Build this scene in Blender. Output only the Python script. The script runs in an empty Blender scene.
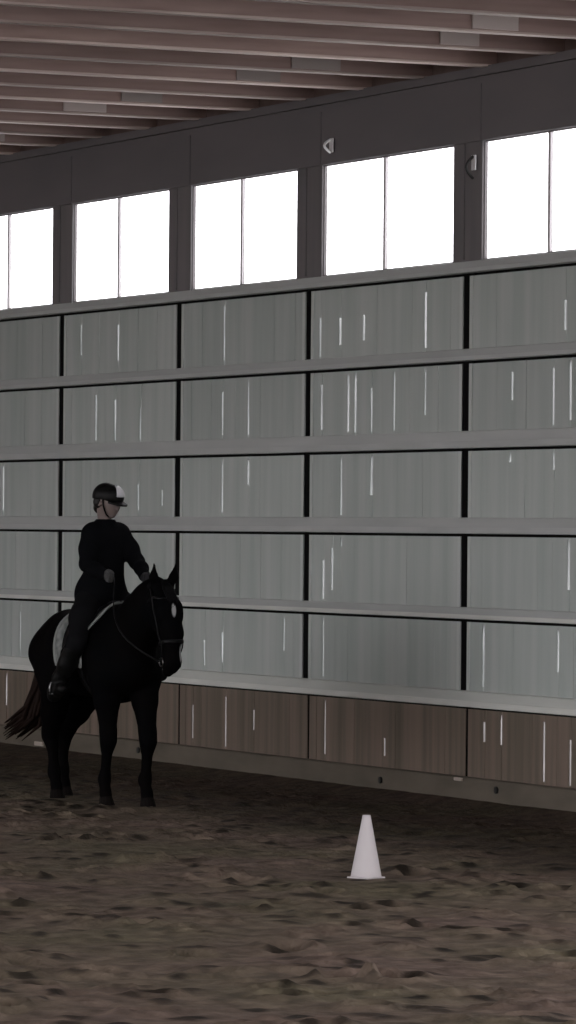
import bpy, bmesh, math, random
import numpy as np
from mathutils import Vector, Matrix
random.seed(7); rng = np.random.default_rng(7)
S = bpy.context.scene
COL = S.collection
PI = math.pi

# ------------------------------------------------------------------ camera
cam_data = bpy.data.cameras.new('camera'); cam = bpy.data.objects.new('camera', cam_data); COL.objects.link(cam)
cam_data.sensor_fit = 'HORIZONTAL'; cam_data.sensor_width = 36.0
cam_data.lens = 36.0 * 4700.0 / 576.0
cam_data.clip_start = 0.5; cam_data.clip_end = 400
R = Matrix(((0.4239398400, -0.0004123757, 0.9056902572),
            (0.9056485680, -0.0094124869, -0.4239246116),
            (0.0086996139, 0.9999556165, -0.0036168607)))
cam.matrix_world = Matrix.Translation((36.511, -17.112, 2.17)) @ R.to_4x4()
S.camera = cam
# ------------------------------------------------------------------ sky, exposure
S.view_settings.view_transform = 'Standard'; S.view_settings.look = 'None'
S.view_settings.gamma = 1.0; S.view_settings.use_curve_mapping = False
S.view_settings.exposure = 0.0
world = bpy.data.worlds.new('overcast_sky'); S.world = world; world.use_nodes = True
bg = world.node_tree.nodes['Background']; bg.inputs[0].default_value = (0.985, 0.965, 1.0, 1); bg.inputs[1].default_value = 4.6

# ------------------------------------------------------------------ materials
def lin(c):
    return tuple((v / 255 / 12.92) if v / 255 <= .04045 else ((v / 255 + .055) / 1.055) ** 2.4 for v in c)
def mat(name, rgb, rough=.7, metal=0, var=None, scale=(3, 3, 3), spec=.3, bump=0, rnd=0, detail=4, nscale=1):
    """principled surface; var = second albedo mixed in by noise in object space; rnd = per object value jitter"""
    m = bpy.data.materials.new(name); m.use_nodes = True
    nt = m.node_tree; b = nt.nodes['Principled BSDF']
    b.inputs['Roughness'].default_value = rough; b.inputs['Metallic'].default_value = metal
    b.inputs['Specular IOR Level'].default_value = spec
    b.inputs['Base Color'].default_value = (*rgb, 1)
    tc = nt.nodes.new('ShaderNodeTexCoord'); mp = nt.nodes.new('ShaderNodeMapping'); mp.inputs['Scale'].default_value = scale
    nt.links.new(tc.outputs['Object'], mp.inputs[0])
    nz = nt.nodes.new('ShaderNodeTexNoise'); nz.inputs['Scale'].default_value = nscale; nz.inputs['Detail'].default_value = detail
    nt.links.new(mp.outputs[0], nz.inputs['Vector'])
    col = None
    if var:
        rp = nt.nodes.new('ShaderNodeValToRGB'); rp.color_ramp.elements[0].position = .32; rp.color_ramp.elements[1].position = .68
        rp.color_ramp.elements[0].color = (*rgb, 1); rp.color_ramp.elements[1].color = (*var, 1)
        nt.links.new(nz.outputs[0], rp.inputs[0]); col = rp.outputs[0]
    if rnd:
        oi = nt.nodes.new('ShaderNodeObjectInfo'); mr = nt.nodes.new('ShaderNodeMapRange')
        mr.inputs['To Min'].default_value = 1 - rnd; mr.inputs['To Max'].default_value = 1 + rnd
        nt.links.new(oi.outputs['Random'], mr.inputs[0])
        hs = nt.nodes.new('ShaderNodeHueSaturation'); nt.links.new(mr.outputs[0], hs.inputs['Value'])
        if col: nt.links.new(col, hs.inputs['Color'])
        else: hs.inputs['Color'].default_value = (*rgb, 1)
        col = hs.outputs[0]
    if col: nt.links.new(col, b.inputs['Base Color'])
    if bump:
        bp = nt.nodes.new('ShaderNodeBump'); bp.inputs['Strength'].default_value = bump; bp.inputs['Distance'].default_value = .02
        nt.links.new(nz.outputs[0], bp.inputs['Height']); nt.links.new(bp.outputs[0], b.inputs['Normal'])
    return m
M = {}
M['panel'] = mat('grey_wall_boards', (.335, .368, .345), .55, var=(.41, .432, .412), scale=(6, 5, .4), rnd=.06)
M['edge_halo'] = mat('panel_edge_halo', (.46, .485, .46), .5)  # sharpening halo beside the dark joints, painted as a pale edge
M['kick'] = mat('brown_kick_boards', (.165, .122, .098), .75, var=(.095, .080, .060), scale=(9, 7, .35), bump=.3, rnd=.1)
M['kick_pale'] = mat('weathered_board_edge', (.34, .29, .25), .7)
M['rail'] = mat('grey_rail_paint', (.40, .408, .398), .5, var=(.345, .355, .345), scale=(.8, 3, 6), rnd=.06)
M['cap'] = mat('pale_kick_rail_paint', (.50, .51, .475), .5, var=(.40, .41, .385), scale=(.8, 3, 6))
M['lip'] = mat('grey_rail_lip', (.43, .438, .425), .5, var=(.37, .38, .37), scale=(1.5, 3, 6))  # lower part of the upper rails, slightly lighter than their face
M['lip_pale'] = mat('pale_rail_lip', (.60, .60, .56), .5, var=(.50, .505, .47), scale=(1.5, 3, 6))
M['steel_shade'] = mat('dark_steel_and_shade', (.004, .004, .004), .9, spec=.05)  # near-black: column in the joints, and painted shade under the rails
M['post'] = mat('grey_brown_post', (.165, .152, .154), .6, var=(.13, .125, .126), scale=(6, 6, .7), rnd=.08)
M['beam'] = mat('grey_lintel', (.128, .122, .126), .7, var=(.150, .138, .142), scale=(.6, 2, 2), rnd=.05)
M['mullion'] = mat('grey_mullion_paint', (.45, .43, .44), .5)
M['base'] = mat('grey_base_beam', (.105, .088, .068), .85, var=(.080, .068, .052), scale=(2, 5, 6), bump=.4)
M['joist'] = mat('brown_timber_joist', (.185, .122, .108), .75, var=(.28, .20, .178), scale=(9, .8, 9), rnd=.22)
M['joist_edge'] = mat('pale_joist_edge', (.50, .42, .375), .65, var=(.31, .24, .215), scale=(9, .9, 9), rnd=.4)  # bottom strip of the joists, lighter than their sides
M['deck'] = mat('brown_roof_boards', (.10, .07, .06), .8, var=(.13, .09, .08), scale=(6, .4, 6))
M['plate'] = mat('pale_joist_plate', (.33, .285, .265), .6, rnd=.3)
M['pale'] = mat('pale_fitting', (.75, .75, .76), .4)
M['bolt'] = mat('dark_bolt', (.01, .01, .01), .5)
M['hoof'] = mat('dark_hoof', (.006, .0045, .004), .7, spec=.05)
M['hair'] = mat('black_horse_hair', (.003, .003, .0035), .7, spec=.05)
M['tail'] = mat('brown_black_tail_hair', (.010, .0055, .004), .7, spec=.06)
M['eye'] = mat('dark_eye', (.006, .004, .004), .08, spec=.6)
M['leather'] = mat('black_leather', (.0035, .0035, .004), .5, spec=.12)
M['metal'] = mat('bit_steel', (.12, .12, .12), .3, metal=1)
M['pad'] = mat('grey_saddle_cloth', (.21, .22, .21), .9, var=(.09, .10, .095), scale=(16, 16, 16))
M['pad_edge'] = mat('pale_saddle_cloth_binding', (.20, .21, .20), .85)
M['skin'] = mat('skin', (.16, .125, .115), .5)
M['jacket'] = mat('black_riding_jacket', (.0032, .0034, .0042), .9, spec=.04)
M['breeches'] = mat('charcoal_breeches', (.006, .006, .0068), .9, spec=.04)
M['boot'] = mat('black_boot_leather', (.003, .003, .003), .5, spec=.1)
M['glove'] = mat('grey_glove', (.045, .045, .045), .8)
M['left_glove'] = mat('dark_glove', (.014, .014, .016), .7)
M['helmet'] = mat('black_helmet', (.004, .004, .004), .5, spec=.12)
M['helmet_patch'] = mat('pale_helmet_patch', (.50, .50, .52), .4)
M['head_hair'] = mat('dark_brown_hair', (.006, .005, .0045), .6)
M['cone'] = mat('white_plastic', (.50, .465, .47), .6)
M['peb'] = mat('dark_clod', (.045, .036, .03), .95)
# clear window pane: mostly see-through, slight reflection
def pane_mat():
    m = bpy.data.materials.new('window_glass'); m.use_nodes = True; nt = m.node_tree; nt.nodes.clear()
    o = nt.nodes.new('ShaderNodeOutputMaterial'); t = nt.nodes.new('ShaderNodeBsdfTransparent'); g = nt.nodes.new('ShaderNodeBsdfGlossy')
    t.inputs[0].default_value = (.97, .97, .97, 1); g.inputs['Roughness'].default_value = .05
    mx = nt.nodes.new('ShaderNodeMixShader'); mx.inputs[0].default_value = .05; nt.links.new(t.outputs[0], mx.inputs[1]); nt.links.new(g.outputs[0], mx.inputs[2])
    nt.links.new(mx.outputs[0], o.inputs[0]); return m
M['glass'] = pane_mat()
# arena soil: brown sand with drier, greener and darker blotches; darker in the track by the wall
def soil_mat():
    m = bpy.data.materials.new('arena_soil'); m.use_nodes = True; nt = m.node_tree; b = nt.nodes['Principled BSDF']
    b.inputs['Roughness'].default_value = .95; b.inputs['Specular IOR Level'].default_value = .08
    tc = nt.nodes.new('ShaderNodeTexCoord')
    def noise(scale, detail=5):
        n = nt.nodes.new('ShaderNodeTexNoise'); n.inputs['Scale'].default_value = scale; n.inputs['Detail'].default_value = detail
        nt.links.new(tc.outputs['Object'], n.inputs['Vector']); return n.outputs[0]
    def ramp(src, p0, c0, p1, c1):
        r = nt.nodes.new('ShaderNodeValToRGB'); e = r.color_ramp.elements
        e[0].position = p0; e[0].color = (*c0, 1); e[1].position = p1; e[1].color = (*c1, 1); nt.links.new(src, r.inputs[0]); return r.outputs[0]
    def mix(f, a, bb, mode='MIX'):
        x = nt.nodes.new('ShaderNodeMix'); x.data_type = 'RGBA'; x.blend_type = mode
        if isinstance(f, float): x.inputs[0].default_value = f
        else: nt.links.new(f, x.inputs[0])
        nt.links.new(a, x.inputs[6]); nt.links.new(bb, x.inputs[7]); return x.outputs[2]
    c = ramp(noise(.55, 3), .36, (.112, .096, .066), .64, (.132, .098, .080))
    d = ramp(noise(6, 6), .35, (.62, .62, .62), .65, (1.22, 1.2, 1.18))
    c = mix(1.0, c, d, 'MULTIPLY')
    # darker track along the wall: follows distance from the wall with a wandering edge
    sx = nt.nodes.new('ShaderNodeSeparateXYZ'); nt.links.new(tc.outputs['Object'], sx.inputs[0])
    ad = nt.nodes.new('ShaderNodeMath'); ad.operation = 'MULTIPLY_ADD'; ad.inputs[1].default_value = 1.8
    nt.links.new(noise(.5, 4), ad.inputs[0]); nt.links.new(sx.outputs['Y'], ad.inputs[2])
    track_mask = nt.nodes.new('ShaderNodeMapRange'); track_mask.interpolation_type = 'SMOOTHSTEP'
    track_mask.inputs['From Min'].default_value = -2.4; track_mask.inputs['From Max'].default_value = -1.2
    nt.links.new(ad.outputs[0], track_mask.inputs[0])
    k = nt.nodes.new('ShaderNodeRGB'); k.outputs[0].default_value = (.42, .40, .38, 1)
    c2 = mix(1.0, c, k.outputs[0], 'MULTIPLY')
    c = mix(track_mask.outputs[0], c, c2)
    da = nt.nodes.new('ShaderNodeAttribute'); da.attribute_name = 'print_shade'
    k2 = nt.nodes.new('ShaderNodeRGB'); k2.outputs[0].default_value = (.014, .011, .008, 1); c = mix(da.outputs['Fac'], c, k2.outputs[0])  # shade of the hoof prints put into the soil colour
    nt.links.new(c, b.inputs['Base Color'])
    bp = nt.nodes.new('ShaderNodeBump'); bp.inputs['Strength'].default_value = .6; bp.inputs['Distance'].default_value = .03
    nt.links.new(noise(22, 5), bp.inputs['Height']); nt.links.new(bp.outputs[0], b.inputs['Normal'])
    return m
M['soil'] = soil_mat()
# added translucent strips behind the board gaps, dimming the daylight seen through them
def strip_mat(name, t, d):
    m = bpy.data.materials.new(name); m.use_nodes = True; nt = m.node_tree; nt.nodes.clear()
    o = nt.nodes.new('ShaderNodeOutputMaterial'); tr = nt.nodes.new('ShaderNodeBsdfTranslucent'); df = nt.nodes.new('ShaderNodeBsdfDiffuse')
    oi = nt.nodes.new('ShaderNodeTexCoord'); nz = nt.nodes.new('ShaderNodeTexNoise'); nz.inputs['Scale'].default_value = 2.2
    nt.links.new(oi.outputs['Object'], nz.inputs['Vector'])
    rp = nt.nodes.new('ShaderNodeValToRGB'); e = rp.color_ramp.elements; e[0].position = .35; e[1].position = .65
    e[0].color = (t * .55, t * .55, t * .55, 1); e[1].color = (t, t, t, 1); nt.links.new(nz.outputs[0], rp.inputs[0]); nt.links.new(rp.outputs[0], tr.inputs[0])
    df.inputs[0].default_value = (*d, 1); ad = nt.nodes.new('ShaderNodeAddShader'); nt.links.new(tr.outputs[0], ad.inputs[0]); nt.links.new(df.outputs[0], ad.inputs[1]); nt.links.new(ad.outputs[0], o.inputs[0]); return m
M['strip'] = strip_mat('gap_dimming_strip', .095, (.34, .37, .355)); M['kick_strip'] = strip_mat('kick_gap_dimming_strip', .085, (.2, .16, .13))
# horse coat with a star on the forehead and a snip on the muzzle (positions in the horse's own space)
def coat_mat(spots):
    m = mat('black_bay_coat', (.0015, .0017, .0021), .7, var=(.0024, .0019, .0019), scale=(3, 3, 3), spec=.015)
    nt = m.node_tree; b = nt.nodes['Principled BSDF']; col = b.inputs['Base Color'].links[0].from_socket
    tc = nt.nodes.new('ShaderNodeTexCoord')
    for (p, sc, c) in spots:
        mp = nt.nodes.new('ShaderNodeMapping'); mp.vector_type = 'POINT'
        mp.inputs['Scale'].default_value = [1 / s for s in sc]; mp.inputs['Location'].default_value = [-p[i] / sc[i] for i in range(3)]
        nt.links.new(tc.outputs['Object'], mp.inputs[0])
        ln = nt.nodes.new('ShaderNodeVectorMath'); ln.operation = 'LENGTH'; nt.links.new(mp.outputs[0], ln.inputs[0])
        mr = nt.nodes.new('ShaderNodeMapRange'); mr.inputs['From Min'].default_value = .8; mr.inputs['From Max'].default_value = 1.1
        mr.inputs['To Min'].default_value = 1; mr.inputs['To Max'].default_value = 0; nt.links.new(ln.outputs['Value'], mr.inputs[0])
        mx = nt.nodes.new('ShaderNodeMix'); mx.data_type = 'RGBA'; nt.links.new(mr.outputs[0], mx.inputs[0]); nt.links.new(col, mx.inputs[6]); mx.inputs[7].default_value = (*c, 1)
        col = mx.outputs[2]
    nt.links.new(col, b.inputs['Base Color']); return m

# ------------------------------------------------------------------ object helpers
def link(name, verts, faces, mats, parent=None, fm=None, smooth=False):
    me = bpy.data.meshes.new(name); me.from_pydata([tuple(v) for v in verts], [], [tuple(f) for f in faces])
    for m in (mats if isinstance(mats, (list, tuple)) else [mats]): me.materials.append(m)
    if fm is not None: me.polygons.foreach_set('material_index', np.array(fm, dtype=np.int32))
    if smooth: me.polygons.foreach_set('use_smooth', np.ones(len(me.polygons), dtype=bool))
    me.update()
    o = bpy.data.objects.new(name, me); COL.objects.link(o)
    if parent: o.parent = parent
    return o
class MB:
    """collects boxes, bars, tubes and lathes into one mesh"""
    def __init__(s): s.v = []; s.f = []; s.m = []
    def add(s, v, f, mi=0):
        n = len(s.v); s.v += [tuple(p) for p in v]; s.f += [tuple(i + n for i in q) for q in f]; s.m += [mi] * len(f)
    def box(s, x0, x1, y0, y1, z0, z1, mi=0, bev=0):
        if bev:
            b = bmesh.new(); bmesh.ops.create_cube(b, size=1)
            for v in b.verts: v.co = Vector((x0 + (v.co.x + .5) * (x1 - x0), y0 + (v.co.y + .5) * (y1 - y0), z0 + (v.co.z + .5) * (z1 - z0)))
            bmesh.ops.bevel(b, geom=list(b.edges), offset=bev, segments=2, affect='EDGES', profile=.5)
            b.verts.index_update(); s.add([v.co[:] for v in b.verts], [[v.index for v in f.verts] for f in b.faces], mi); b.free(); return
        s.add([(x0, y0, z0), (x1, y0, z0), (x1, y1, z0), (x0, y1, z0), (x0, y0, z1), (x1, y0, z1), (x1, y1, z1), (x0, y1, z1)],
              [(0, 3, 2, 1), (4, 5, 6, 7), (0, 1, 5, 4), (1, 2, 6, 5), (2, 3, 7, 6), (3, 0, 4, 7)], mi)
    def tube(s, pts, rad, n=8, mi=0, closed=False, flat=1.0, up=None):
        pts = [Vector(p) for p in pts]; N = len(pts); vs = []; fs = []
        rad = rad if isinstance(rad, (list, tuple)) else [rad] * N
        a = None
        for i, p in enumerate(pts):
            t = (pts[(i + 1) % N] - pts[i - 1]) if closed else (pts[min(i + 1, N - 1)] - pts[max(i - 1, 0)])
            t.normalize()
            if up is not None: a = Vector(up[i] if isinstance(up, list) else up)
            elif a is None: a = Vector((0, 0, 1)) if abs(t.z) < .9 else Vector((1, 0, 0))
            a = (a - t * a.dot(t)).normalized(); b = t.cross(a)
            for k in range(n):
                w = 2 * PI * k / n; vs.append(p + (a * math.cos(w) * flat + b * math.sin(w)) * rad[i])
        for i in range(N if closed else N - 1):
            for k in range(n):
                j = (i + 1) % N; fs.append((i * n + k, i * n + (k + 1) % n, j * n + (k + 1) % n, j * n + k))
        if not closed: fs += [tuple(range(n))[::-1], tuple(range((N - 1) * n, N * n))]
        s.add(vs, fs, mi)
    def build(s, name, mats, parent=None, smooth=False): return link(name, s.v, s.f, mats, parent, s.m, smooth)
def empty(name, loc=(0, 0, 0), rz=0):
    o = bpy.data.objects.new(name, None); COL.objects.link(o); o.location = loc; o.rotation_euler = (0, 0, rz); o.empty_display_size = .2; return o
def tag(o, label, cat, group=None):
    o['label'] = label; o['category'] = cat
    if group: o['group'] = group
    return o
def struct(o): o['kind'] = 'structure'; return o

# ------------------------------------------------------------------ implicit bodies (smooth union of tapered limbs -> one closed surface)
def cap(a, b, r0, r1=None, k=.05, s=(1, 1, 1)):
    return (np.array(a, float), np.array(b, float), r0, r0 if r1 is None else r1, k, np.array(s, float))
def chain(pts, k=.04, s=(1, 1, 1)):
    return [cap(p[0], q[0], p[1], q[1], k, s) for p, q in zip(pts[:-1], pts[1:])]
def prim_d(pr, P):
    a, b, r0, r1, k, s = pr
    p = (P - a) / s; ab = (b - a) / s; L = max(float(ab @ ab), 1e-9)
    t = np.clip((p @ ab) / L, 0, 1)
    return (np.linalg.norm(p - t[..., None] * ab, axis=-1) - (r0 + (r1 - r0) * t)) * float(s.min())
def smin(a, b, k):
    h = np.maximum(k - np.abs(a - b), 0) / k
    return np.minimum(a, b) - h * h * k * .25
def sdf(prims, P):
    P = np.asarray(P, float); d = np.full(P.shape[:-1], 1.0)
    for pr in prims: d = smin(d, prim_d(pr, P), pr[4])
    return d
def surf(prims, h, name, material, parent=None, grow=0.0, cut=None, post=None):
    lo = np.array([1e9] * 3); hi = -lo
    for a, b, r0, r1, k, s in prims:
        r = max(r0, r1) * s + grow + 2.5 * h
        lo = np.minimum(lo, np.minimum(a, b) - r); hi = np.maximum(hi, np.maximum(a, b) + r)
    n = np.ceil((hi - lo) / h).astype(int) + 1
    ax = [lo[i] + h * np.arange(n[i]) for i in range(3)]
    D = np.full(tuple(n), .5)
    for pr in prims:
        a, b, r0, r1, k, s = pr
        r = max(r0, r1) * s + k + grow + 3 * h
        i0 = np.maximum(np.floor((np.minimum(a, b) - r - lo) / h).astype(int), 0); i1 = np.minimum(np.ceil((np.maximum(a, b) + r - lo) / h).astype(int) + 1, n)
        sl = tuple(slice(i0[i], i1[i]) for i in range(3))
        P = np.stack(np.meshgrid(*[ax[i][sl[i]] for i in range(3)], indexing='ij'), -1)
        D[sl] = smin(D[sl], prim_d(pr, P), k)
    D = D - grow
    if cut is not None:
        P = np.stack(np.meshgrid(*ax, indexing='ij'), -1); D = np.maximum(D, cut(P))
    # surface nets
    ins = D < 0
    c = [ins[i:n[0] - 1 + i, j:n[1] - 1 + j, l:n[2] - 1 + l] for i in (0, 1) for j in (0, 1) for l in (0, 1)]
    cnt = sum(x.astype(int) for x in c); act = (cnt > 0) & (cnt < 8)
    idx = np.full(act.shape, -1); idx[act] = np.arange(act.sum())
    cells = np.argwhere(act); acc = np.zeros((len(cells), 3)); num = np.zeros(len(cells))
    off = [(i, j, l) for i in (0, 1) for j in (0, 1) for l in (0, 1)]
    for u in range(8):
        for w in range(u + 1, 8):
            df = [off[w][q] - off[u][q] for q in range(3)]
            if sum(abs(x) for x in df) != 1: continue
            A = cells + off[u]; B = cells + off[w]
            da = D[A[:, 0], A[:, 1], A[:, 2]]; db = D[B[:, 0], B[:, 1], B[:, 2]]
            m = (da < 0) != (db < 0); t = np.where(m, da / np.where(m, da - db, 1), 0)[:, None]
            acc += np.where(m[:, None], A + (B - A) * t, 0); num += m
    V = lo + h * (acc / num[:, None]); F = []
    for axi in range(3):
        o1, o2 = [q for q in range(3) if q != axi]
        sa = [slice(None)] * 3; sb = [slice(None)] * 3; sa[axi] = slice(0, -1); sb[axi] = slice(1, None)
        x0 = ins[tuple(sa)]; x1 = ins[tuple(sb)]
        e = np.argwhere(x0 != x1)
        e = e[(e[:, o1] > 0) & (e[:, o2] > 0) & (e[:, o1] < n[o1] - 1) & (e[:, o2] < n[o2] - 1)]
        def cell(d1, d2):
            q = e.copy(); q[:, o1] -= d1; q[:, o2] -= d2; return idx[q[:, 0], q[:, 1], q[:, 2]]
        q = np.stack([cell(1, 1), cell(0, 1), cell(0, 0), cell(1, 0)], 1)
        flip = x0[e[:, 0], e[:, 1], e[:, 2]] if axi != 1 else ~x0[e[:, 0], e[:, 1], e[:, 2]]
        q[~flip] = q[~flip][:, ::-1]; F.append(q)
    F = np.concatenate(F); F = F[(F >= 0).all(1)]
    if post is not None: V = post(V)
    return link(name, V.tolist(), F.tolist(), material, parent, smooth=True)

# ================================================================== SETTING
JX = [-16.3, -13.45, -10.7, -7.95, -5.191, -2.405, .329, 3.266, 6.05, 8.8, 11.6, 14.4]   # column lines along the wall
ROWS = [(.90, 1.467), (1.561, 2.144), (2.273, 2.823), (2.96, 3.517), (3.612, 4.214)]       # grey panel rows
SLITS = [(-4.714,3.804,4.089),(-3.815,3.73,4.057),(-1.417,3.661,4.14),(0.562,3.604,3.96),(0.951,3.719,3.946),(1.41,3.746,3.954),(2.536,3.644,4.098),(4.91,3.707,3.937),(-4.329,2.992,3.416),(-3.871,2.986,3.359),(-3.28,2.978,3.273),(-0.892,2.989,3.471),(-1.444,2.997,3.379),(0.593,3.01,3.392),(1.118,2.986,3.463),(1.252,2.975,3.476),(1.556,2.979,3.344),(1.984,2.989,3.465),(2.547,3.102,3.482),(4.053,3.191,3.41),(4.728,2.985,3.422),(5.0,3.019,3.491),(-6.687,2.333,2.8),(-3.312,2.333,2.564),(-2.758,2.37,2.515),(-1.431,2.315,2.794),(-0.881,2.552,2.795),(0.996,2.291,2.795),(1.567,2.457,2.789),(4.737,2.64,2.793),(4.03,2.708,2.79),(0.662,1.58,1.911),(0.836,1.66,2.013),(1.006,2.031,2.12),(4.992,1.724,2.105),(-1.401,0.988,1.254),(-1.79,0.95,1.173),(-0.107,1.129,1.404),(0.673,0.93,1.437),(3.602,0.94,1.44),(4.843,1.095,1.44),(-6.202,0.965,1.336)]
KSLITS = [(-6.638,0.411,0.73),(-6.60,0.24,0.34),(-1.386,0.24,0.679),(-2.107,0.285,0.581),(0.648,0.271,0.727),(1.798,0.308,0.456),(3.562,0.502,0.66),(3.851,0.492,0.727),(4.566,0.24,0.701),(4.987,0.23,0.581),(-0.793,0.412,0.587)]
for a, b in zip(JX[:-1], JX[1:]):                     # bays beside the ones the photograph shows carry on the same way
    if b < -7 or a > 5.5:
        for z0, z1 in ROWS:
            for q in range(random.randint(1, 4)):
                x = random.uniform(a + .2, b - .2); u = random.uniform(z0 + .05, z1 - .25); SLITS.append((x, u, u + random.uniform(.1, z1 - u - .04)))
        for q in range(2): KSLITS.append((random.uniform(a + .2, b - .2), .3, random.uniform(.45, .7)))
# floor: fine soil where the picture looks, plain ground further out, one mesh
def value_noise(x, y, seed):
    r = np.random.default_rng(seed).random((256, 256)); xi = np.floor(x).astype(int); yi = np.floor(y).astype(int)
    u = x - xi; v = y - yi; u = u * u * (3 - 2 * u); v = v * v * (3 - 2 * v); g = lambda i, j: r[i % 256, j % 256]
    return (g(xi, yi) * (1 - u) + g(xi + 1, yi) * u) * (1 - v) + (g(xi, yi + 1) * (1 - u) + g(xi + 1, yi + 1) * u) * v - .5
GX0, GX1, GY0, GY1, GS = -9.0, 21.0, -11.1, 0.0, .03
nx = int(round((GX1 - GX0) / GS)) + 1; ny = int(round((GY1 - GY0) / GS)) + 1
gx, gy = np.meshgrid(np.linspace(GX0, GX1, nx), np.linspace(GY0, GY1, ny), indexing='ij')
hz = .03 * value_noise(gx * .7, gy * .7, 1) + .022 * value_noise(gx * 2.3, gy * 2.3, 2) + .016 * value_noise(gx * 6, gy * 6, 3) + .012 * value_noise(gx * 13, gy * 13, 4)
prints = []
for q in range(1700):                                # hoof prints: shallow bowls with a pushed-up rim
    px, py = rng.uniform(GX0 + .4, GX1 - .4), rng.uniform(GY0 + .4, -.7)
    prints.append((px, py, rng.uniform(.05, .095), rng.uniform(.02, .055) * (1.0 if py < -3.0 else .6), rng.uniform(0, PI)))
for px, py, r, dp, an in prints:
    i0 = max(int((px - .3 - GX0) / GS), 0); i1 = int((px + .3 - GX0) / GS) + 1; j0 = max(int((py - .3 - GY0) / GS), 0); j1 = int((py + .3 - GY0) / GS) + 1
    X = gx[i0:i1, j0:j1] - px; Y = gy[i0:i1, j0:j1] - py
    d = np.hypot((X * math.cos(an) + Y * math.sin(an)) / 1.25, -X * math.sin(an) + Y * math.cos(an)) / r
    hz[i0:i1, j0:j1] += -dp * np.exp(-d ** 4) + .45 * dp * np.exp(-((d - 1.5) / .4) ** 2)
print_shade = np.zeros_like(hz)
for q in range(1500):                                 # hoof-print shade as dark dashes in the soil colour, stretched along the track
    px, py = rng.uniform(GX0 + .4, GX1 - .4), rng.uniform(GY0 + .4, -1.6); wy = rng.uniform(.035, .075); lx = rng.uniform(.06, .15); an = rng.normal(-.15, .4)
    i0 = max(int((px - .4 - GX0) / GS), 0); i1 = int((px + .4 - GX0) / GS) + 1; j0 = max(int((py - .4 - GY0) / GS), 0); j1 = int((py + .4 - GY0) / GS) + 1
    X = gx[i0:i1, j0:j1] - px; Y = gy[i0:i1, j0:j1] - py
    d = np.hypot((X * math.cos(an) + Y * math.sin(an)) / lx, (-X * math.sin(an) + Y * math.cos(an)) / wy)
    w = np.exp(-d ** 6); print_shade[i0:i1, j0:j1] = np.maximum(print_shade[i0:i1, j0:j1], w * rng.uniform(.7, 1)); hz[i0:i1, j0:j1] += .006 * w
def calm(x, y, r):                                   # level the soil where something stands
    global hz
    w = np.clip(1 - (np.hypot(gx - x, gy - y) - r) / .25, 0, 1); hz = hz * (1 - w)
LIFT = {-1: .0, 1: .095}                              # the far foot rides higher
HX, HY, HYAW = 2.247, -2.69, math.radians(3.2)
CONE = (10.198, -4.237)
HOOF = {'rf': (.40, -.155), 'lf': (.62, .095), 'rh': (-.64, -.085), 'lh': (-.96, .14)}
for x, y in HOOF.values(): calm(HX + x, HY + y, .12)
calm(*CONE, .25)
bank = np.clip((gy + .55) / .5, 0, 1); hz = hz * (1 - .85 * bank) + .05 * bank * bank                     # soil pushed up against the base beam
fade = np.minimum.reduce([np.clip((gx - GX0) / .6, 0, 1), np.clip((GX1 - gx) / .6, 0, 1), np.clip((gy - GY0) / .6, 0, 1)])
hz *= fade
V = np.stack([gx, gy, hz], -1).reshape(-1, 3); I = np.arange(nx * ny).reshape(nx, ny)
F = np.stack([I[:-1, :-1], I[1:, :-1], I[1:, 1:], I[:-1, 1:]], -1).reshape(-1, 4)
ov = [(-20, -60, 0), (70, -60, 0), (70, 0, 0), (GX1, 0, 0), (GX1, GY0, 0), (GX0, GY0, 0), (GX0, 0, 0), (-20, 0, 0)]
n0 = len(V); V = np.concatenate([V, np.array(ov)])
F = F.tolist() + [[n0, n0 + 1, n0 + 4, n0 + 5], [n0 + 1, n0 + 2, n0 + 3, n0 + 4], [n0, n0 + 5, n0 + 6, n0 + 7]]
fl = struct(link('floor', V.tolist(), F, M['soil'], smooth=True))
at = fl.data.attributes.new('print_shade', 'FLOAT', 'POINT'); at.data.foreach_set('value', np.concatenate([print_shade.reshape(-1), np.zeros(8)]).astype(np.float32))

# the long wall
wall = struct(empty('wall_back'))
def board_panel(name, x0, x1, z0, z1, y, t, boards, slits, mats, edge):
    """upright boards with narrow gaps where SLITS say so, each backed by an added dimming strip"""
    mb = MB(); xs = [x0]
    w = (x1 - x0) / boards
    cuts = sorted([(sx - sw / 2, sx + sw / 2, a, b) for sx, a, b, sw in slits if x0 + .03 < sx - sw and sx + sw < x1 - .03])
    cur = x0; segs = []
    for c0, c1, a, b in cuts:
        if c0 <= cur + .005: continue
        segs.append((cur, c0)); mb.box(c0, c1, y, y + t, z0, a); mb.box(c0, c1, y, y + t, b, z1); mb.add([(c0 - .03, y + t + .008, a - .01), (c1 + .03, y + t + .008, a - .01), (c1 + .03, y + t + .008, b + .01), (c0 - .03, y + t + .008, b + .01)], [(0, 1, 2, 3)], 2); cur = c1
    segs.append((cur, x1))
    for s0, s1 in segs:                               # split the solid stretches into boards, every other one a hair deeper
        nb = max(1, round((s1 - s0) / w))
        for k in range(nb):
            dy = random.uniform(0, .006); a = s0 + (s1 - s0) * k / nb; b = s0 + (s1 - s0) * (k + 1) / nb
            mb.box(a, b, y + dy, y + t + dy, z0, z1)
    if edge:
        for a in (x0, x1 - .05): mb.box(a, a + .05, y - .004, y + t, z0, z1, 1)
    return mb.build(name, mats, wall)
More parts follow.
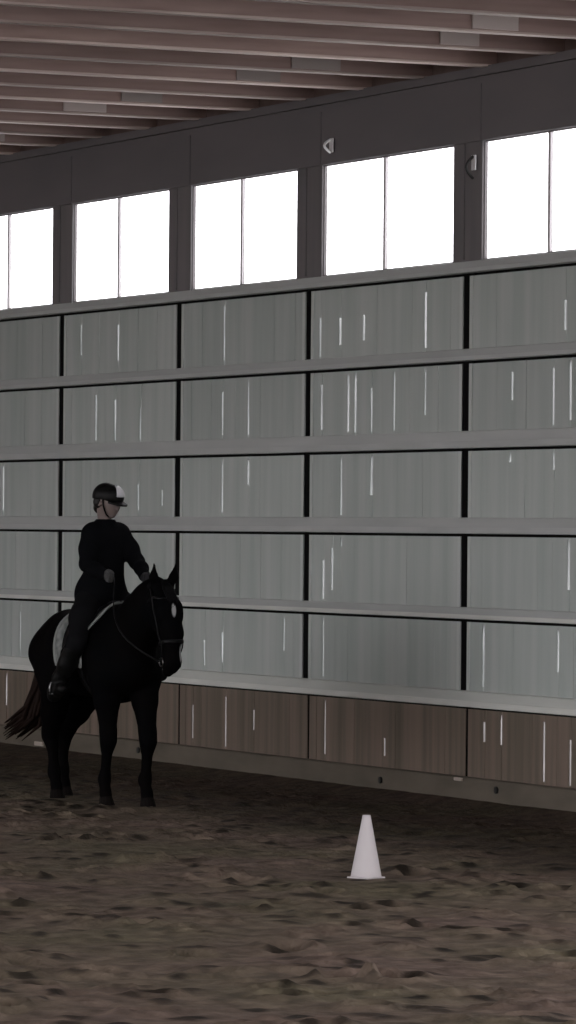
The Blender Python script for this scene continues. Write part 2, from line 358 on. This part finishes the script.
for bi, (a, b) in enumerate(zip(JX[:-1], JX[1:])):
    for z0, z1 in ROWS:
        sl = [(x, max(u, z0 + .02), min(v, z1 - .04), random.uniform(.032, .050)) for x, u, v in SLITS if a < x < b and z0 - .02 < u and v < z1 + .02]
        board_panel('wall_panel', a + .062, b - .062, z0 - .015, z1 - .022, 0, .006, 12, sl, [M['panel'], M['edge_halo'], M['strip']], True)
    sl = [(x, u, min(v, .73), random.uniform(.032, .050)) for x, u, v in KSLITS if a < x < b]
    board_panel('kick_boards', a + .022, b - .022, .2, .752, .03, .008, 16, sl, [M['kick'], M['kick_pale'], M['kick_strip']], False)
for j in JX[1:-1]:
    mb = MB(); mb.box(j - .10, j + .10, .012, .03, .772, 4.24); mb.box(j - .09, j + .09, .05, .16, .0, .772); mb.box(j - .08, j + .08, .03, .16, .772, 4.24)   # dark steel column behind the open joint
    mb.build('steel_column', M['steel_shade'], wall)
    mb = MB(); mb.box(j - .19, j + .31, -.03, .012, 4.30, 5.25, 0, .006); mb.box(j - .03, j + .02, -.042, -.03, 4.32, 5.24)
    mb.build('window_post', M['post'], wall)
for z0, z1 in ROWS:                                   # near-black backing behind added slots, painting the shade line under each rail
    mb = MB(); mb.box(JX[0], JX[-1], .02, .03, z1 - .06, z1 + .03); mb.build('rail_shade_backing', M['steel_shade'], wall)
mb = MB(); mb.box(JX[0], JX[-1], .055, .065, .71, .80); mb.build('rail_shade_backing', M['steel_shade'], wall)  # same painted shade line, under the kick rail
mb = MB(); mb.box(JX[0], JX[-1], -.03, .02, 5.25, 5.76, 0, .006)
for j in JX[1:-1]: mb.box(j - .17, j + .29, -.038, -.03, 5.25, 5.70)
mb.build('lintel', M['beam'], wall)
mb = MB(); mb.box(JX[0], JX[-1], -.06, .02, 5.76, 5.83); mb.build('wall_plate', M['beam'], wall)
mb = MB(); mb.box(JX[0], JX[-1], .02, .05, 5.6, 6.2); mb.build('eave_board', M['deck'], wall)
# rails
RZ = [(.772, .90, 'cap', .055), (1.467, 1.561, 'rail', .04), (2.144, 2.273, 'rail', .04), (2.823, 2.96, 'rail', .04), (3.517, 3.612, 'rail', .04), (4.214, 4.305, 'rail', .05)]
for k, (z0, z1, m, d) in enumerate(RZ):
    mb = MB(); mb.box(JX[0], JX[-1], -d, .02, z0, z1, 0, .008); mb.box(JX[0], JX[-1], -d - .010, -d + .01, z0 + .004, z0 + (z1 - z0) * .40, 1, .003); struct(mb.build('trim_%d' % (k + 1), [M[m], M['lip_pale' if k < 2 else 'lip']]))
bb = MB(); bb.box(JX[0], JX[-1], -.06, .06, -.1, .215, 0, .015)
base = struct(bb.build('baseboard_back', M['base']))
for bx, bz in ((1.925, .118), (3.973, .145), (-3.1, .13), (7.2, .12)):
    t = MB(); ring = [(bx + .028 * math.cos(w), -.075, bz + .028 * math.sin(w)) for w in np.linspace(0, 2 * PI, 12, endpoint=False)]
    n = 12; t.add(ring + [(x, -.055, z) for x, y, z in ring], [tuple(range(n))] + [((i + 1) % n, i, n + i, n + (i + 1) % n) for i in range(n)]); t.build('bolt_head', M['bolt'], base)
t = MB(); t.box(3.26, 3.39, -.078, -.055, .185, .212, 0, .006); t.build('pale_splinter', M['kick_pale'], base)
t = MB(); t.box(-5.62, -5.42, -.078, -.055, .06, .10, 0, .006); t.build('pale_splinter', M['kick_pale'], base)
# windows
for k, (a, b) in enumerate(zip(JX[:-1], JX[1:])):
    w = struct(empty('window_%d' % (k + 1), ((a + b) / 2, .0, 4.305)))
    hl = -((b - a) / 2 - .31); hr = (b - a) / 2 - .19
    mb = MB()
    mb.box(hl, hr, -.01, .015, .0, .012); mb.box(hl, hr, -.01, .015, .933, .945); mb.box(hl, hl + .012, -.01, .015, .012, .933); mb.box(hr - .012, hr, -.01, .015, .012, .933)
    mb.build('frame', M['post'], w)
    mb = MB(); mb.box(-.020, .020, -.014, .015, .012, .933, 0, .004); mb.build('mullion', M['mullion'], w)
    for x0, x1 in ((hl + .012, -.020), (.020, hr - .012)):
        mb = MB(); mb.box(x0, x1, .0, .006, .012, .933); mb.build('pane', M['glass'], w)
# ceiling: deck and joists running out from the wall
ceil = struct(empty('ceiling', (0, 0, 5.82)))
mb = MB(); mb.box(-16.4, 45, -20.5, .4, .36, .44); mb.build('roof_deck', M['deck'], ceil)
x = -16.5
def joist(x, plate, tw):
    jo = MB(); jo.box(-.05, .05, -20.4, .1, .018, .36); jo.box(-.056, .056, -20.4, .1, 0, .018, 1, .003)
    o = jo.build('joist', [M['joist'], M['joist_edge']], ceil); o.location = (x, 0, 0)
    if plate:
        p = MB(); yc = -random.uniform(.75, 1.35); ln = random.uniform(.12, .26); p.box(.05, .066, yc - ln, yc + ln, .022, random.uniform(.12, .28), 0, .004); pp = p.build('nail_plate', M['plate'], o)
jxs = [-5.28 + 1.118 * k for k in range(-9, 42)]
for k, xx in enumerate(jxs): joist(xx, k < 22 and k % 3 != 2, 0)
# end wall far to the left, beyond the picture
mb = MB(); mb.box(-16.4, -16.28, -60, .06, 0, 6.2); struct(mb.build('wall_left', M['kick']))
# small pale fittings on the window posts
def fitting(label, x, z, curl):
    r = empty('wall_hook', (x, -.045, z))
    tag(r, label, 'hook')
    m = MB(); m.box(-.035, .035, -.012, .0, -.06, .06, 0, .004); m.build('back_plate', M['pale'], r)
    m = MB(); pts = [(0, -.012 - .06 * math.sin(w) , .05 - .11 * w / PI * (1.6 if curl else 1)) for w in np.linspace(0, PI, 9)]
    m.tube(pts, .012, 8); m.build('hook', M['pale'] if not curl else M['bolt'], r, True)
fitting('small pale metal fitting on the lintel above the second window post from the right', .86, 5.40, False)
fitting('small pale hook with a dark loop high on the rightmost window post', 3.47, 5.08, True)

# ================================================================== HORSE
hp = []
hp += [cap((-.36, 0, 1.15), (.30, 0, 1.135), .315, .325, .1, (1, .93, 1)),
       cap((.38, 0, 1.13), (.55, 0, 1.12), .285, .20, .12, (1, .85, 1)),
       cap((.10, 0, 1.40), (.38, 0, 1.46), .10, .10, .14),
       cap((-.52, 0, 1.23), (-.30, 0, 1.24), .275, .25, .1, (1, .95, 1)),
       cap((-.70, 0, 1.20), (-.60, 0, 1.28), .17, .18, .12)]
for s in (-1, 1):
    hp += [cap((-.66, s * .12, 1.16), (-.46, s * .15, .98), .19, .16, .1), cap((.34, s * .13, 1.25), (.48, s * .135, 1.02), .155, .135, .1)]
# neck, arched and carried up
hp += chain([((.42, 0, 1.26), .235), ((.66, 0, 1.41), .20), ((.86, 0, 1.56), .165), ((1.02, 0, 1.655), .12)], .1, (1, .72, 1))
hp += [cap((.62, 0, 1.55), (.92, .0, 1.69), .07, .07, .08)]
# head
hd = [cap((1.06, 0, 1.66), (1.17, 0, 1.54), .085, .098, .05), cap((1.17, 0, 1.54), (1.235, 0, 1.36), .098, .078, .05),
      cap((1.235, 0, 1.36), (1.245, 0, 1.17), .075, .058, .05), cap((1.235, 0, 1.15), (1.225, 0, 1.11), .066, .060, .04),
      cap((1.06, 0, 1.47), (1.11, 0, 1.40), .105, .09, .06, (1, .72, 1)), cap((1.12, 0, 1.38), (1.185, 0, 1.13), .07, .045, .05, (1, .8, 1)),
      cap((1.175, 0, 1.085), (1.165, 0, 1.065), .046, .04, .03)]
for s in (-1, 1):
    hd += [cap((1.195, s * .068, 1.50), (1.205, s * .066, 1.48), .032, .03, .03), cap((1.262, s * .042, 1.13), (1.262, s * .045, 1.115), .02, .018, .02)]
    hd += [cap((1.05, s * .062, 1.715), (1.075, s * .085, 1.79), .030, .034, .03, (.75, 1, 1)), cap((1.075, s * .085, 1.79), (1.10, s * .094, 1.90), .034, .006, .02, (.75, 1, 1))]
hp += hd
def leg(*pts): return chain(list(pts), .035)
rf, lf, rh, lh = (HOOF[k] for k in ('rf', 'lf', 'rh', 'lh'))
hp += leg(((.44, -.17, .98), .145), ((.45, -.17, .82), .100), ((.455, -.158, .57), .062), ((.45, -.155, .50), .060), ((.435, -.155, .45), .044), ((.40, -.155, .24), .037), ((.385, -.155, .20), .045), ((rf[0] + .01, rf[1], .10), .040), ((rf[0] + .02, rf[1], .06), .048))
hp += leg(((.48, .13, .98), .14), ((.55, .11, .82), .100), ((.625, .10, .57), .066), ((.635, .10, .50), .063), ((.625, .10, .45), .046), ((.60, .10, .24), .038), ((.59, .095, .20), .046), ((lf[0] + .01, lf[1], .10), .041), ((lf[0] + .02, lf[1], .06), .048))
hp += leg(((-.50, -.16, 1.02), .17), ((-.46, -.16, .90), .14), ((-.60, -.13, .68), .100), ((-.70, -.105, .54), .070), ((-.725, -.10, .49), .060), ((-.70, -.09, .42), .045), ((-.675, -.085, .24), .040), ((-.67, -.085, .20), .047), ((rh[0] + .01, rh[1], .10), .040), ((rh[0] + .02, rh[1], .06), .048))
hp += leg(((-.52, .16, 1.02), .17), ((-.54, .17, .88), .14), ((-.78, .165, .68), .098), ((-.93, .15, .54), .068), ((-.965, .145, .49), .060), ((-.97, .14, .42), .045), ((-.985, .14, .24), .040), ((-.985, .14, .20), .047), ((lh[0] + .01, lh[1], .10), .040), ((lh[0] + .02, lh[1], .06), .048))
horse = tag(empty('horse', (HX, HY, 0), HYAW), 'black horse walking along the grey wall with a rider on its back', 'horse')
coat = coat_mat([((1.305, -.012, 1.545), (.06, .020, .060), (.30, .30, .30)), ((1.32, .045, 1.21), (.06, .018, .075), (.22, .22, .22))])
surf(hp, .0125, 'body', coat, horse)
for k in ('rf', 'lf', 'rh', 'lh'):
    x, y = HOOF[k]; vs = []; fs = []; n = 14
    for z, r, sh in ((0, .066, .03), (.012, .066, .029), (.075, .05, .012), (.085, .044, .008)):
        for q in range(n):
            w = 2 * PI * q / n; vs.append((x + sh + r * math.cos(w) * (1.08 if math.cos(w) > 0 else .92), y + r * .95 * math.sin(w), z))
    for l in range(3):
        for q in range(n): fs.append((l * n + q, l * n + (q + 1) % n, (l + 1) * n + (q + 1) % n, (l + 1) * n + q))
    fs += [tuple(range(n))[::-1], tuple(range(3 * n, 4 * n))]
    link('hoof', vs, fs, M['hoof'], horse, smooth=False)
for s in (-1, 1):
    b = bmesh.new(); bmesh.ops.create_uvsphere(b, u_segments=12, v_segments=8, radius=.021)
    for v in b.verts: v.co += Vector((1.212, s * .082, 1.487))
    me = bpy.data.meshes.new('eye'); b.to_mesh(me); b.free(); me.materials.append(M['eye']); o = bpy.data.objects.new('eye', me); COL.objects.link(o); o.parent = horse
# mane: short hanging locks along the crest, and forelock
mb = MB()
crest = [Vector(p) for p in ((.46, 0, 1.545), (.60, 0, 1.615), (.76, 0, 1.70), (.90, 0, 1.755), (1.00, 0, 1.775), (1.06, 0, 1.755))]
for k in range(46):
    t = k / 45 * (len(crest) - 1.001); i = int(t); p = crest[i].lerp(crest[i + 1], t - i)
    L = random.uniform(.13, .19); o = Vector((random.uniform(-.02, .02), 0, 0))
    mb.tube([p + Vector((0, .02, -.01)), p + Vector((0, -.02, .012)) + o * .3, p + Vector((-.01, -.075, -L * .35)) + o, p + Vector((-.02, -.105, -L)) + o * 2], [.018, .022, .018, .004], 6)
for k in range(6):
    y = -.03 + .012 * k; mb.tube([(1.07, y * .6, 1.765), (1.155, y, 1.70), (1.235, y * 1.1, 1.62), (1.275, y * .9, 1.555 + .01 * (k % 3))], [.014, .016, .013, .003], 6)
mb.build('mane', M['hair'], horse, True)
mb = MB()
for k in range(70):
    a = random.uniform(0, 2 * PI); r = math.sqrt(random.uniform(0, 1)); ox, oy = .085 * r * math.cos(a), .075 * r * math.sin(a); L = random.uniform(.78, .95)
    mb.tube([(-.78, oy * .3, 1.38), (-.85 + ox * .3, -.02 + oy * .6, 1.30), (-.87 + ox * .5, -.05 + oy * .8, 1.10), (-.88 + ox * .7, -.09 + oy, .90), (-.95 + ox, -.14 + oy * 1.1, 1.38 - L + .14), (-1.16 + ox * 1.3, -.21 + oy * 1.2, 1.38 - L + .01)], [.018, .026, .028, .026, .018, .003], 6)
mb.build('tail', M['tail'], horse, True)

# ------------------------------------------------------------------ tack
def on_body(prims, c, d, off, far=.6):
    """distance along d from inside point c at which the body is OFF away"""
    c = np.asarray(c, float); d = np.asarray(d, float); ts = np.linspace(0.0, far, 121)
    v = sdf(prims, c + ts[:, None] * d) - off
    i = np.argmax(v > 0)
    return ts[max(i - 1, 0)] + (ts[1] - ts[0]) * (0 - v[i - 1]) / (v[i] - v[i - 1]) if i > 0 else ts[0]
trunk = [p for p in hp if max(p[0][2], p[1][2]) > .95 and max(p[0][0], p[1][0]) < .8 and min(p[0][2], p[1][2]) > .85]
def sheet(name, front, rear, nth, nxs, th_max, off, thick, material, parent, zc=1.13):
    """cloth or leather shaped over the back: front(u), rear(u) give X at girth position u in 0..1 (spine to hem)"""
    vs = []; fs = []; W = 2 * nth + 1
    for layer in (0, 1):
        for i in range(nxs + 1):
            for j in range(-nth, nth + 1):
                u = abs(j) / nth; th = th_max * j / nth
                X = rear(u) + (front(u) - rear(u)) * i / nxs
                d = np.array([0, math.sin(th), math.cos(th)]); r = on_body(trunk, (X, 0, zc), d, off + layer * thick)
                vs.append((X, d[1] * r, zc + d[2] * r))
    N = (nxs + 1) * W; q = lambda l, i, j: l * N + i * W + j
    for i in range(nxs):
        for j in range(W - 1):
            fs.append((q(1, i, j), q(1, i + 1, j), q(1, i + 1, j + 1), q(1, i, j + 1))); fs.append((q(0, i, j), q(0, i, j + 1), q(0, i + 1, j + 1), q(0, i + 1, j)))
    for i in range(nxs):
        for j in (0, W - 1): fs.append((q(0, i, j), q(0, i + 1, j), q(1, i + 1, j), q(1, i, j)))
    for j in range(W - 1):
        for i in (0, nxs): fs.append((q(0, i, j), q(0, i, j + 1), q(1, i, j + 1), q(1, i, j)))
    return vs, fs
pad = tag(empty('saddle_pad', (HX, HY, 0), HYAW), 'grey saddle cloth under the black saddle on the horse', 'saddle pad')
fr = lambda u: .34 - .04 * u; rr = lambda u: -.27 + .14 * max(0, u - .4)
vs, fs = sheet('cloth', fr, rr, 14, 16, math.radians(98), .006, .012, None, pad)
link('cloth', vs, fs, M['pad'], pad, smooth=True)
mb = MB()
def hem(u, j, X, th_max=math.radians(98), off=.018):
    th = th_max * u * j; d = np.array([0, math.sin(th), math.cos(th)]); r = on_body(trunk, (X, 0, 1.13), d, off); return (X, d[1] * r, 1.13 + d[2] * r)
for s in (-1, 1):
    pts = [hem(u, s, fr(u)) for u in np.linspace(.02, 1, 16)] + [hem(1, s, x) for x in np.linspace(fr(1), rr(1), 10)[1:]] + [hem(u, s, rr(u)) for u in np.linspace(1, .02, 14)[1:]]
    ups = [Vector((0, p[1], p[2] - 1.13)).normalized() for p in pts]
    mb.tube(pts, .017, 8, flat=.45, up=ups)
mb.build('binding', M['pad_edge'], pad, True)
sad = tag(empty('saddle', (HX, HY, 0), HYAW), 'black leather saddle under the rider on the horse', 'saddle')
sp = [cap((-.20, 0, 1.50), (.20, 0, 1.515), .055, .05, .06, (1, 1.7, 1)), cap((-.26, -.09, 1.52), (-.26, .09, 1.52), .05, .05, .06), cap((-.27, -.05, 1.56), (-.27, .05, 1.56), .03, .03, .05),
      cap((.26, -.035, 1.55), (.26, .035, 1.55), .045, .045, .05), cap((.22, -.09, 1.48), (.22, .09, 1.48), .04, .04, .06)]
surf(sp, .009, 'seat', M['leather'], sad)
ff = lambda u: .24 + .035 * math.sin(PI * min(1, u * .95)); fb = lambda u: -.20 + .18 * u
vs, fs = sheet('flap', ff, fb, 14, 10, math.radians(88), .024, .012, None, sad)
link('flap', vs, fs, M['leather'], sad, smooth=True)
mb = MB()
gp = [(.22, 0, 0)]
pts = []; ups = []
for th in np.linspace(math.radians(84), math.radians(276), 30):
    d = np.array([0, math.sin(th), math.cos(th)]); r = on_body(trunk, (.24, 0, 1.13), d, .008); pts.append((.24, d[1] * r, 1.13 + d[2] * r)); ups.append(Vector(d))
mb.tube(pts, .045, 8, flat=.15, up=ups); mb.build('girth', M['leather'], sad, True)
for s in (-1, 1):
    q = LIFT[s]; st = MB(); x, y = .075, s * .425; st.tube([(.05, s * .20, 1.42), (.07, s * .385, 1.20), (x, y, .98 + q)], .014, 6, flat=.3, up=(0, s, .2)); so = st.build('stirrup_leather', M['leather'], sad, True)
    st = MB(); pts = [(x, y + .062 * math.cos(w) , .90 + q + .085 * math.sin(w)) for w in np.linspace(-.15 * PI, 1.15 * PI, 17)]
    st.tube(pts, .008, 8); st.tube([(x - .02, y - .056, .862 + q), (x - .02, y + .056, .862 + q)], .007, 6); st.tube([(x + .02, y - .056, .862 + q), (x + .02, y + .056, .862 + q)], .007, 6); st.build('stirrup_iron', M['metal'], so, True)
# bridle: loops fitted round the head, bit and reins
head = hd[:7]
bri = tag(empty('bridle', (HX, HY, 0), HYAW), 'black leather bridle with reins on the horse head', 'bridle')
def loop(c, u, v, off=.006, n=36):
    u = Vector(u).normalized(); v = Vector(v).normalized(); out = []; ups = []
    for w in np.linspace(0, 2 * PI, n, endpoint=False):
        d = u * math.cos(w) + v * math.sin(w); r = on_body(hp, c, d, off, .3); out.append(Vector(c) + d * r); ups.append(d)
    return out, ups
def strap(name, c, u, v, w):
    p, q = loop(c, u, v); m = MB(); m.tube(p, w, 8, closed=True, flat=.3, up=q); return m.build(name, M['leather'], bri, True)
strap('noseband', (1.195, 0, 1.29), (1, 0, .12), (0, 1, 0), .015)
def on_head(x, y, z):                                   # side of the head at x, z
    return Vector((x, math.copysign(on_body(hp, (x, 0, z), (0, math.copysign(1, y), 0), .006, .3), y), z))
for s in (-1, 1):
    pts = [on_head(x, s, z) for x, z in ((1.06, 1.70), (1.085, 1.63), (1.11, 1.55), (1.13, 1.45), (1.15, 1.35), (1.17, 1.26), (1.185, 1.17))]
    m = MB(); m.tube(pts, .010, 8, flat=.4, up=(0, s, 0)); m.build('cheek_strap', M['leather'], bri, True)
    pts = [on_head(x, s, z) for x, z in ((1.085, 1.635), (1.12, 1.635), (1.15, 1.63))]
    m = MB(); m.tube(pts + [Vector((1.215, s * .05, 1.625)), Vector((1.238, 0, 1.622))], .010, 8, flat=.5, up=(0, s, .2)); m.build('browband', M['leather'], bri, True)
    c = on_head(1.185, s, 1.14) + Vector((0, s * .006, 0))
    m = MB(); m.tube([c + Vector((.032 * math.cos(w), 0, .032 * math.sin(w))) for w in np.linspace(0, 2 * PI, 20, endpoint=False)], .005, 6, closed=True); m.build('bit_ring', M['metal'], bri, True)
    hx, hy, hzz = ((.42, -.10, 1.775) if s < 0 else (.50, .13, 1.755))
    p0 = c + Vector((-.03, 0, 0)); p1 = Vector((hx, hy, hzz)); sag = []
    for t in np.linspace(0, 1, 14):
        p = p0.lerp(p1, t); p.y += s * (.20 * math.sin(PI * t)) * (1 - .35 * t) ; p.z -= .05 * math.sin(PI * t); sag.append(p)
    m = MB(); m.tube(sag, .009, 6, flat=.5, up=(0, s, 0)); m.build('rein', M['leather'], bri, True)

# ================================================================== RIDER
rider = tag(empty('person', (HX, HY, 0), HYAW), 'person in dark jacket and black helmet riding the black horse', 'person')
def hand(w, kx, s):
    """closed hand: palm, four unequal fingers curling down round the rein, thumb on top; w wrist, kx knuckles centre"""
    w = Vector(w); k = Vector(kx); f = (k - w).normalized(); up = Vector((0, 0, 1)); up = (up - f * up.dot(f)).normalized(); sd = f.cross(up) * s
    pr = [cap(w, w + f * .03, .029, .03, .02)]
    tip = []
    for i in range(4):
        o = up * (.030 - .020 * i); L = (.9, 1.0, .95, .78)[i]
        a = w + f * .075 + o; pr.append(cap(w + f * .02 + o * .6, a, .017, .0125, .012))
        b = a + f * .030 * L - sd * .014; c = b - f * .004 - sd * .028 * L; d = c - f * .026 * L - sd * .002
        tip += [cap(a, b, .0115, .0105, .004), cap(b, c, .0105, .0095, .004), cap(c, d, .0095, .0085, .004)]
    t0 = w + f * .028 + up * .022 - sd * .012; t1 = w + f * .058 + up * .042 - sd * .022; t2 = w + f * .088 + up * .042 - sd * .018
    return pr + tip + [cap(t0, t1, .0145, .012, .01), cap(t1, t2, .0115, .0095, .005)]
RW, RK = (.325, -.135, 1.80), (.40, -.115, 1.785)
LW, LK = (.41, .165, 1.79), (.48, .14, 1.765)
HC = Vector((.085, .005, 2.362)); YAW = math.radians(22); PIT = math.radians(12)
def hloc(x, y, z):                                    # point in the head's own frame -> horse frame
    v = Matrix.Rotation(YAW, 3, 'Z') @ Matrix.Rotation(PIT, 3, 'Y') @ Vector((x, y, z)); return tuple(HC + v)
torso = [cap((-.03, 0, 1.645), (.0, 0, 1.70), .130, .118, .08, (1, 1.15, 1)), cap((0, 0, 1.70), (.02, .01, 1.84), .118, .102, .08, (1, 1.12, 1)),
         cap((.02, .01, 1.84), (.03, .01, 2.03), .108, .120, .08, (1, 1.15, 1)), cap((.05, -.085, 2.125), (.005, .11, 2.125), .076, .076, .09)]
arm_r = chain([((.06, -.130, 2.115), .064), ((.085, -.165, 2.00), .056), ((.115, -.190, 1.88), .047)], .05) + chain([((.115, -.190, 1.88), .047), ((.22, -.165, 1.835), .043), (RW, .031)], .03)
arm_l = chain([((.0, .160, 2.115), .064), ((.07, .205, 2.00), .055), ((.16, .225, 1.90), .046)], .05) + chain([((.16, .225, 1.90), .046), ((.29, .20, 1.85), .041), (LW, .031)], .03)
def leg_r(s): return chain([((.0, s * .10, 1.60), .115), ((.17, s * .25, 1.46), .092), ((.33, s * .375, 1.28), .066)], .06) + chain([((.33, s * .375, 1.28), .066), ((.20, s * .39, 1.10 + LIFT[s] * .4), .062), ((.09, s * .40, .98 + LIFT[s] * .8), .05), ((.02, s * .405, .885 + LIFT[s]), .040)], .04)
def foot(s):
    q = LIFT[s]
    return [cap((.0, s * .405, .855 + q), (.10, s * .42, .895 + q), .040, .037, .03), cap((.10, s * .42, .895 + q), (.20, s * .435, .905 + q), .037, .030, .03), cap((-.015, s * .405, .88 + q), (-.03, s * .405, .84 + q), .04, .034, .03)]
headp = [cap(hloc(-.02, 0, .03), hloc(.02, 0, .03), .088, .085, .04, (1, .9, 1.12)), cap(hloc(.045, 0, -.03), hloc(.055, 0, -.075), .055, .034, .05),
         cap(hloc(.09, 0, -.005), hloc(.108, 0, -.03), .011, .014, .015), cap(hloc(.083, -.018, -.058), hloc(.083, .018, -.058), .009, .009, .008),
         cap(hloc(.0, -.083, .0), hloc(-.012, -.088, -.022), .016, .010, .01), cap(hloc(.0, .083, .0), hloc(-.012, .088, -.022), .016, .010, .01),
         cap(hloc(-.045, 0, -.03), (.03, 0.01, 2.16), .054, .058, .04), cap(hloc(.075, -.03, .018), hloc(.075, .03, .018), .018, .018, .02)]
bodyp = torso + arm_r + arm_l + leg_r(-1) + leg_r(1) + foot(-1) + foot(1) + hand(RW, RK, -1) + hand(LW, LK, 1) + headp
surf(bodyp, .009, 'body', M['skin'], rider)
nk = lambda P: P[..., 2] - 2.19
skirt = [cap((-.05, 0, 1.66), (.02, 0, 1.66), .150, .135, .06, (1, 1.2, 1)), cap((.0, -.10, 1.60), (.06, -.13, 1.56), .10, .085, .06), cap((.0, .10, 1.60), (.06, .13, 1.56), .10, .085, .06)]
collar = [cap((.025, .005, 2.17), (.04, .005, 2.215), .070, .064, .04)]
surf(torso + arm_r + arm_l + skirt + collar, .009, 'jacket', M['jacket'], rider, grow=.013, cut=lambda P: np.maximum(P[..., 2] - 2.235, 1.53 - P[..., 2]))
surf([cap((-.03, 0, 1.62), (.0, 0, 1.66), .135, .13, .08, (1, 1.15, 1))] + leg_r(-1) + leg_r(1), .009, 'breeches', M['breeches'], rider, grow=.007, cut=lambda P: 1.0 - P[..., 2])
for s in (-1, 1):
    surf(leg_r(s)[2:] + foot(s), .008, 'boot', M['boot'], rider, grow=.012, cut=lambda P: P[..., 2] - 1.23)
surf(hand(RW, RK, -1), .0042, 'glove', M['glove'], rider, grow=.003)['label'] = 'grey riding glove on the right hand'
surf(hand(LW, LK, 1), .0042, 'glove', M['left_glove'], rider, grow=.003)['label'] = 'dark riding glove on the left hand'
# hair knot at the nape
surf([cap(hloc(-.085, 0, -.025), hloc(-.095, 0, -.06), .042, .038, .04), cap(hloc(-.05, -.05, .0), hloc(-.05, .05, .0), .05, .05, .05), cap(hloc(-.08, 0, -.05), hloc(-.06, 0, -.085), .035, .028, .03)], .008, 'hair', M['head_hair'], rider)
# helmet: shell with peak and pale front patch, chin strap
hel = [cap(hloc(-.035, 0, .062), hloc(.035, 0, .062), .100, .098, .05, (1, .93, .92)), cap(hloc(-.055, 0, .035), hloc(-.045, 0, .035), .092, .09, .04, (1, .95, 1))]
Rm = (Matrix.Rotation(YAW, 3, 'Z') @ Matrix.Rotation(PIT, 3, 'Y')).inverted()
RmN = np.array(Rm); HCn = np.array(HC)
def hcut(P):
    q = (P - HCn) @ RmN.T; return .028 - .25 * np.clip(-q[..., 0], 0, .1) * .6 - q[..., 2]
hm = surf(hel, .007, 'helmet', M['helmet'], rider, cut=hcut)
vs = []; fs = []; n = 17
for l, (dz, sc) in enumerate(((.006, 1), (-.006, 1))):
    for i in range(n):
        w = -1.25 + 2.5 * i / (n - 1)
        for r, z in ((.085, .036), (.135 + .035 * math.cos(w) , .022 - .008 * math.cos(w))):
            vs.append(hloc(.035 + r * math.cos(w) * .85, r * .82 * math.sin(w) * (1 if r < .09 else .8), z + dz))
N = 2 * n
for i in range(n - 1):
    a = 2 * i; fs += [(a, a + 1, a + 3, a + 2), (N + a, N + a + 2, N + a + 3, N + a + 1), (a + 1, N + a + 1, N + a + 3, a + 3), (a, a + 2, N + a + 2, N + a)]
fs += [(0, N, N + 1, 1), (N - 2, N - 1, 2 * N - 1, 2 * N - 2)]
link('peak', vs, fs, M['helmet'], hm, smooth=False)
# pale patch on the helmet front, curved and lifted off the shell
hprims = hel; vs = []; fs = []; A, B = 9, 9
for l in (0, 1):
    for i in range(A):
        for j in range(B):
            el = math.radians(12 + 58 * i / (A - 1)); az = math.radians(-26 + 52 * j / (B - 1))
            d = Rm.inverted() @ Vector((math.cos(el) * math.cos(az), math.cos(el) * math.sin(az), math.sin(el)))
            c = hloc(.02, 0, .05); r = on_body(hprims, c, d, -.003 + .008 * l, .3); vs.append(tuple(Vector(c) + d * r))
N = A * B
for i in range(A - 1):
    for j in range(B - 1):
        a = i * B + j; fs += [(a + N, a + N + 1, a + N + B + 1, a + N + B), (a, a + B, a + B + 1, a + 1)]
for j in range(B - 1):
    fs += [(j, j + 1, N + j + 1, N + j)]; a = (A - 1) * B + j; fs += [(a, N + a, N + a + 1, a + 1)]
for i in range(A - 1):
    a = i * B; fs += [(a, N + a, N + a + B, a + B)]; a = i * B + B - 1; fs += [(a, a + B, N + a + B, N + a)]
link('front_patch', vs, fs, M['helmet_patch'], hm, smooth=True)['label'] = 'pale patch on the helmet front'
mb = MB()
for s in (-1, 1): mb.tube([hloc(.015, s * .088, .03), hloc(.03, s * .080, -.03), hloc(.045, s * .050, -.085), hloc(.05, 0, -.112)], .006, 6)
mb.build('chin_strap', M['leather'], hm, True)

# ================================================================== CONE
cone = tag(empty('marker_cone', (*CONE, 0)), 'tall white plastic cone standing on the brown soil', 'cone')
n = 32; prof = [(.098, .008), (.096, .014), (.026, .385), (.024, .392), (.017, .392), (.016, .38), (.085, .014), (.085, .008)]
vs = [(r * math.cos(2 * PI * k / n), r * math.sin(2 * PI * k / n), z) for r, z in prof for k in range(n)]
fs = [(l * n + k, l * n + (k + 1) % n, ((l + 1) % len(prof)) * n + (k + 1) % n, ((l + 1) % len(prof)) * n + k) for l in range(len(prof)) for k in range(n)]
link('cone_shell', vs, fs, M['cone'], cone, smooth=True)
b = MB(); b.box(-.085, .085, -.085, .085, -.004, .009, 0, .003); bo = b.build('base_plate', M['cone'], cone); bo.rotation_euler = (0, 0, math.radians(24))
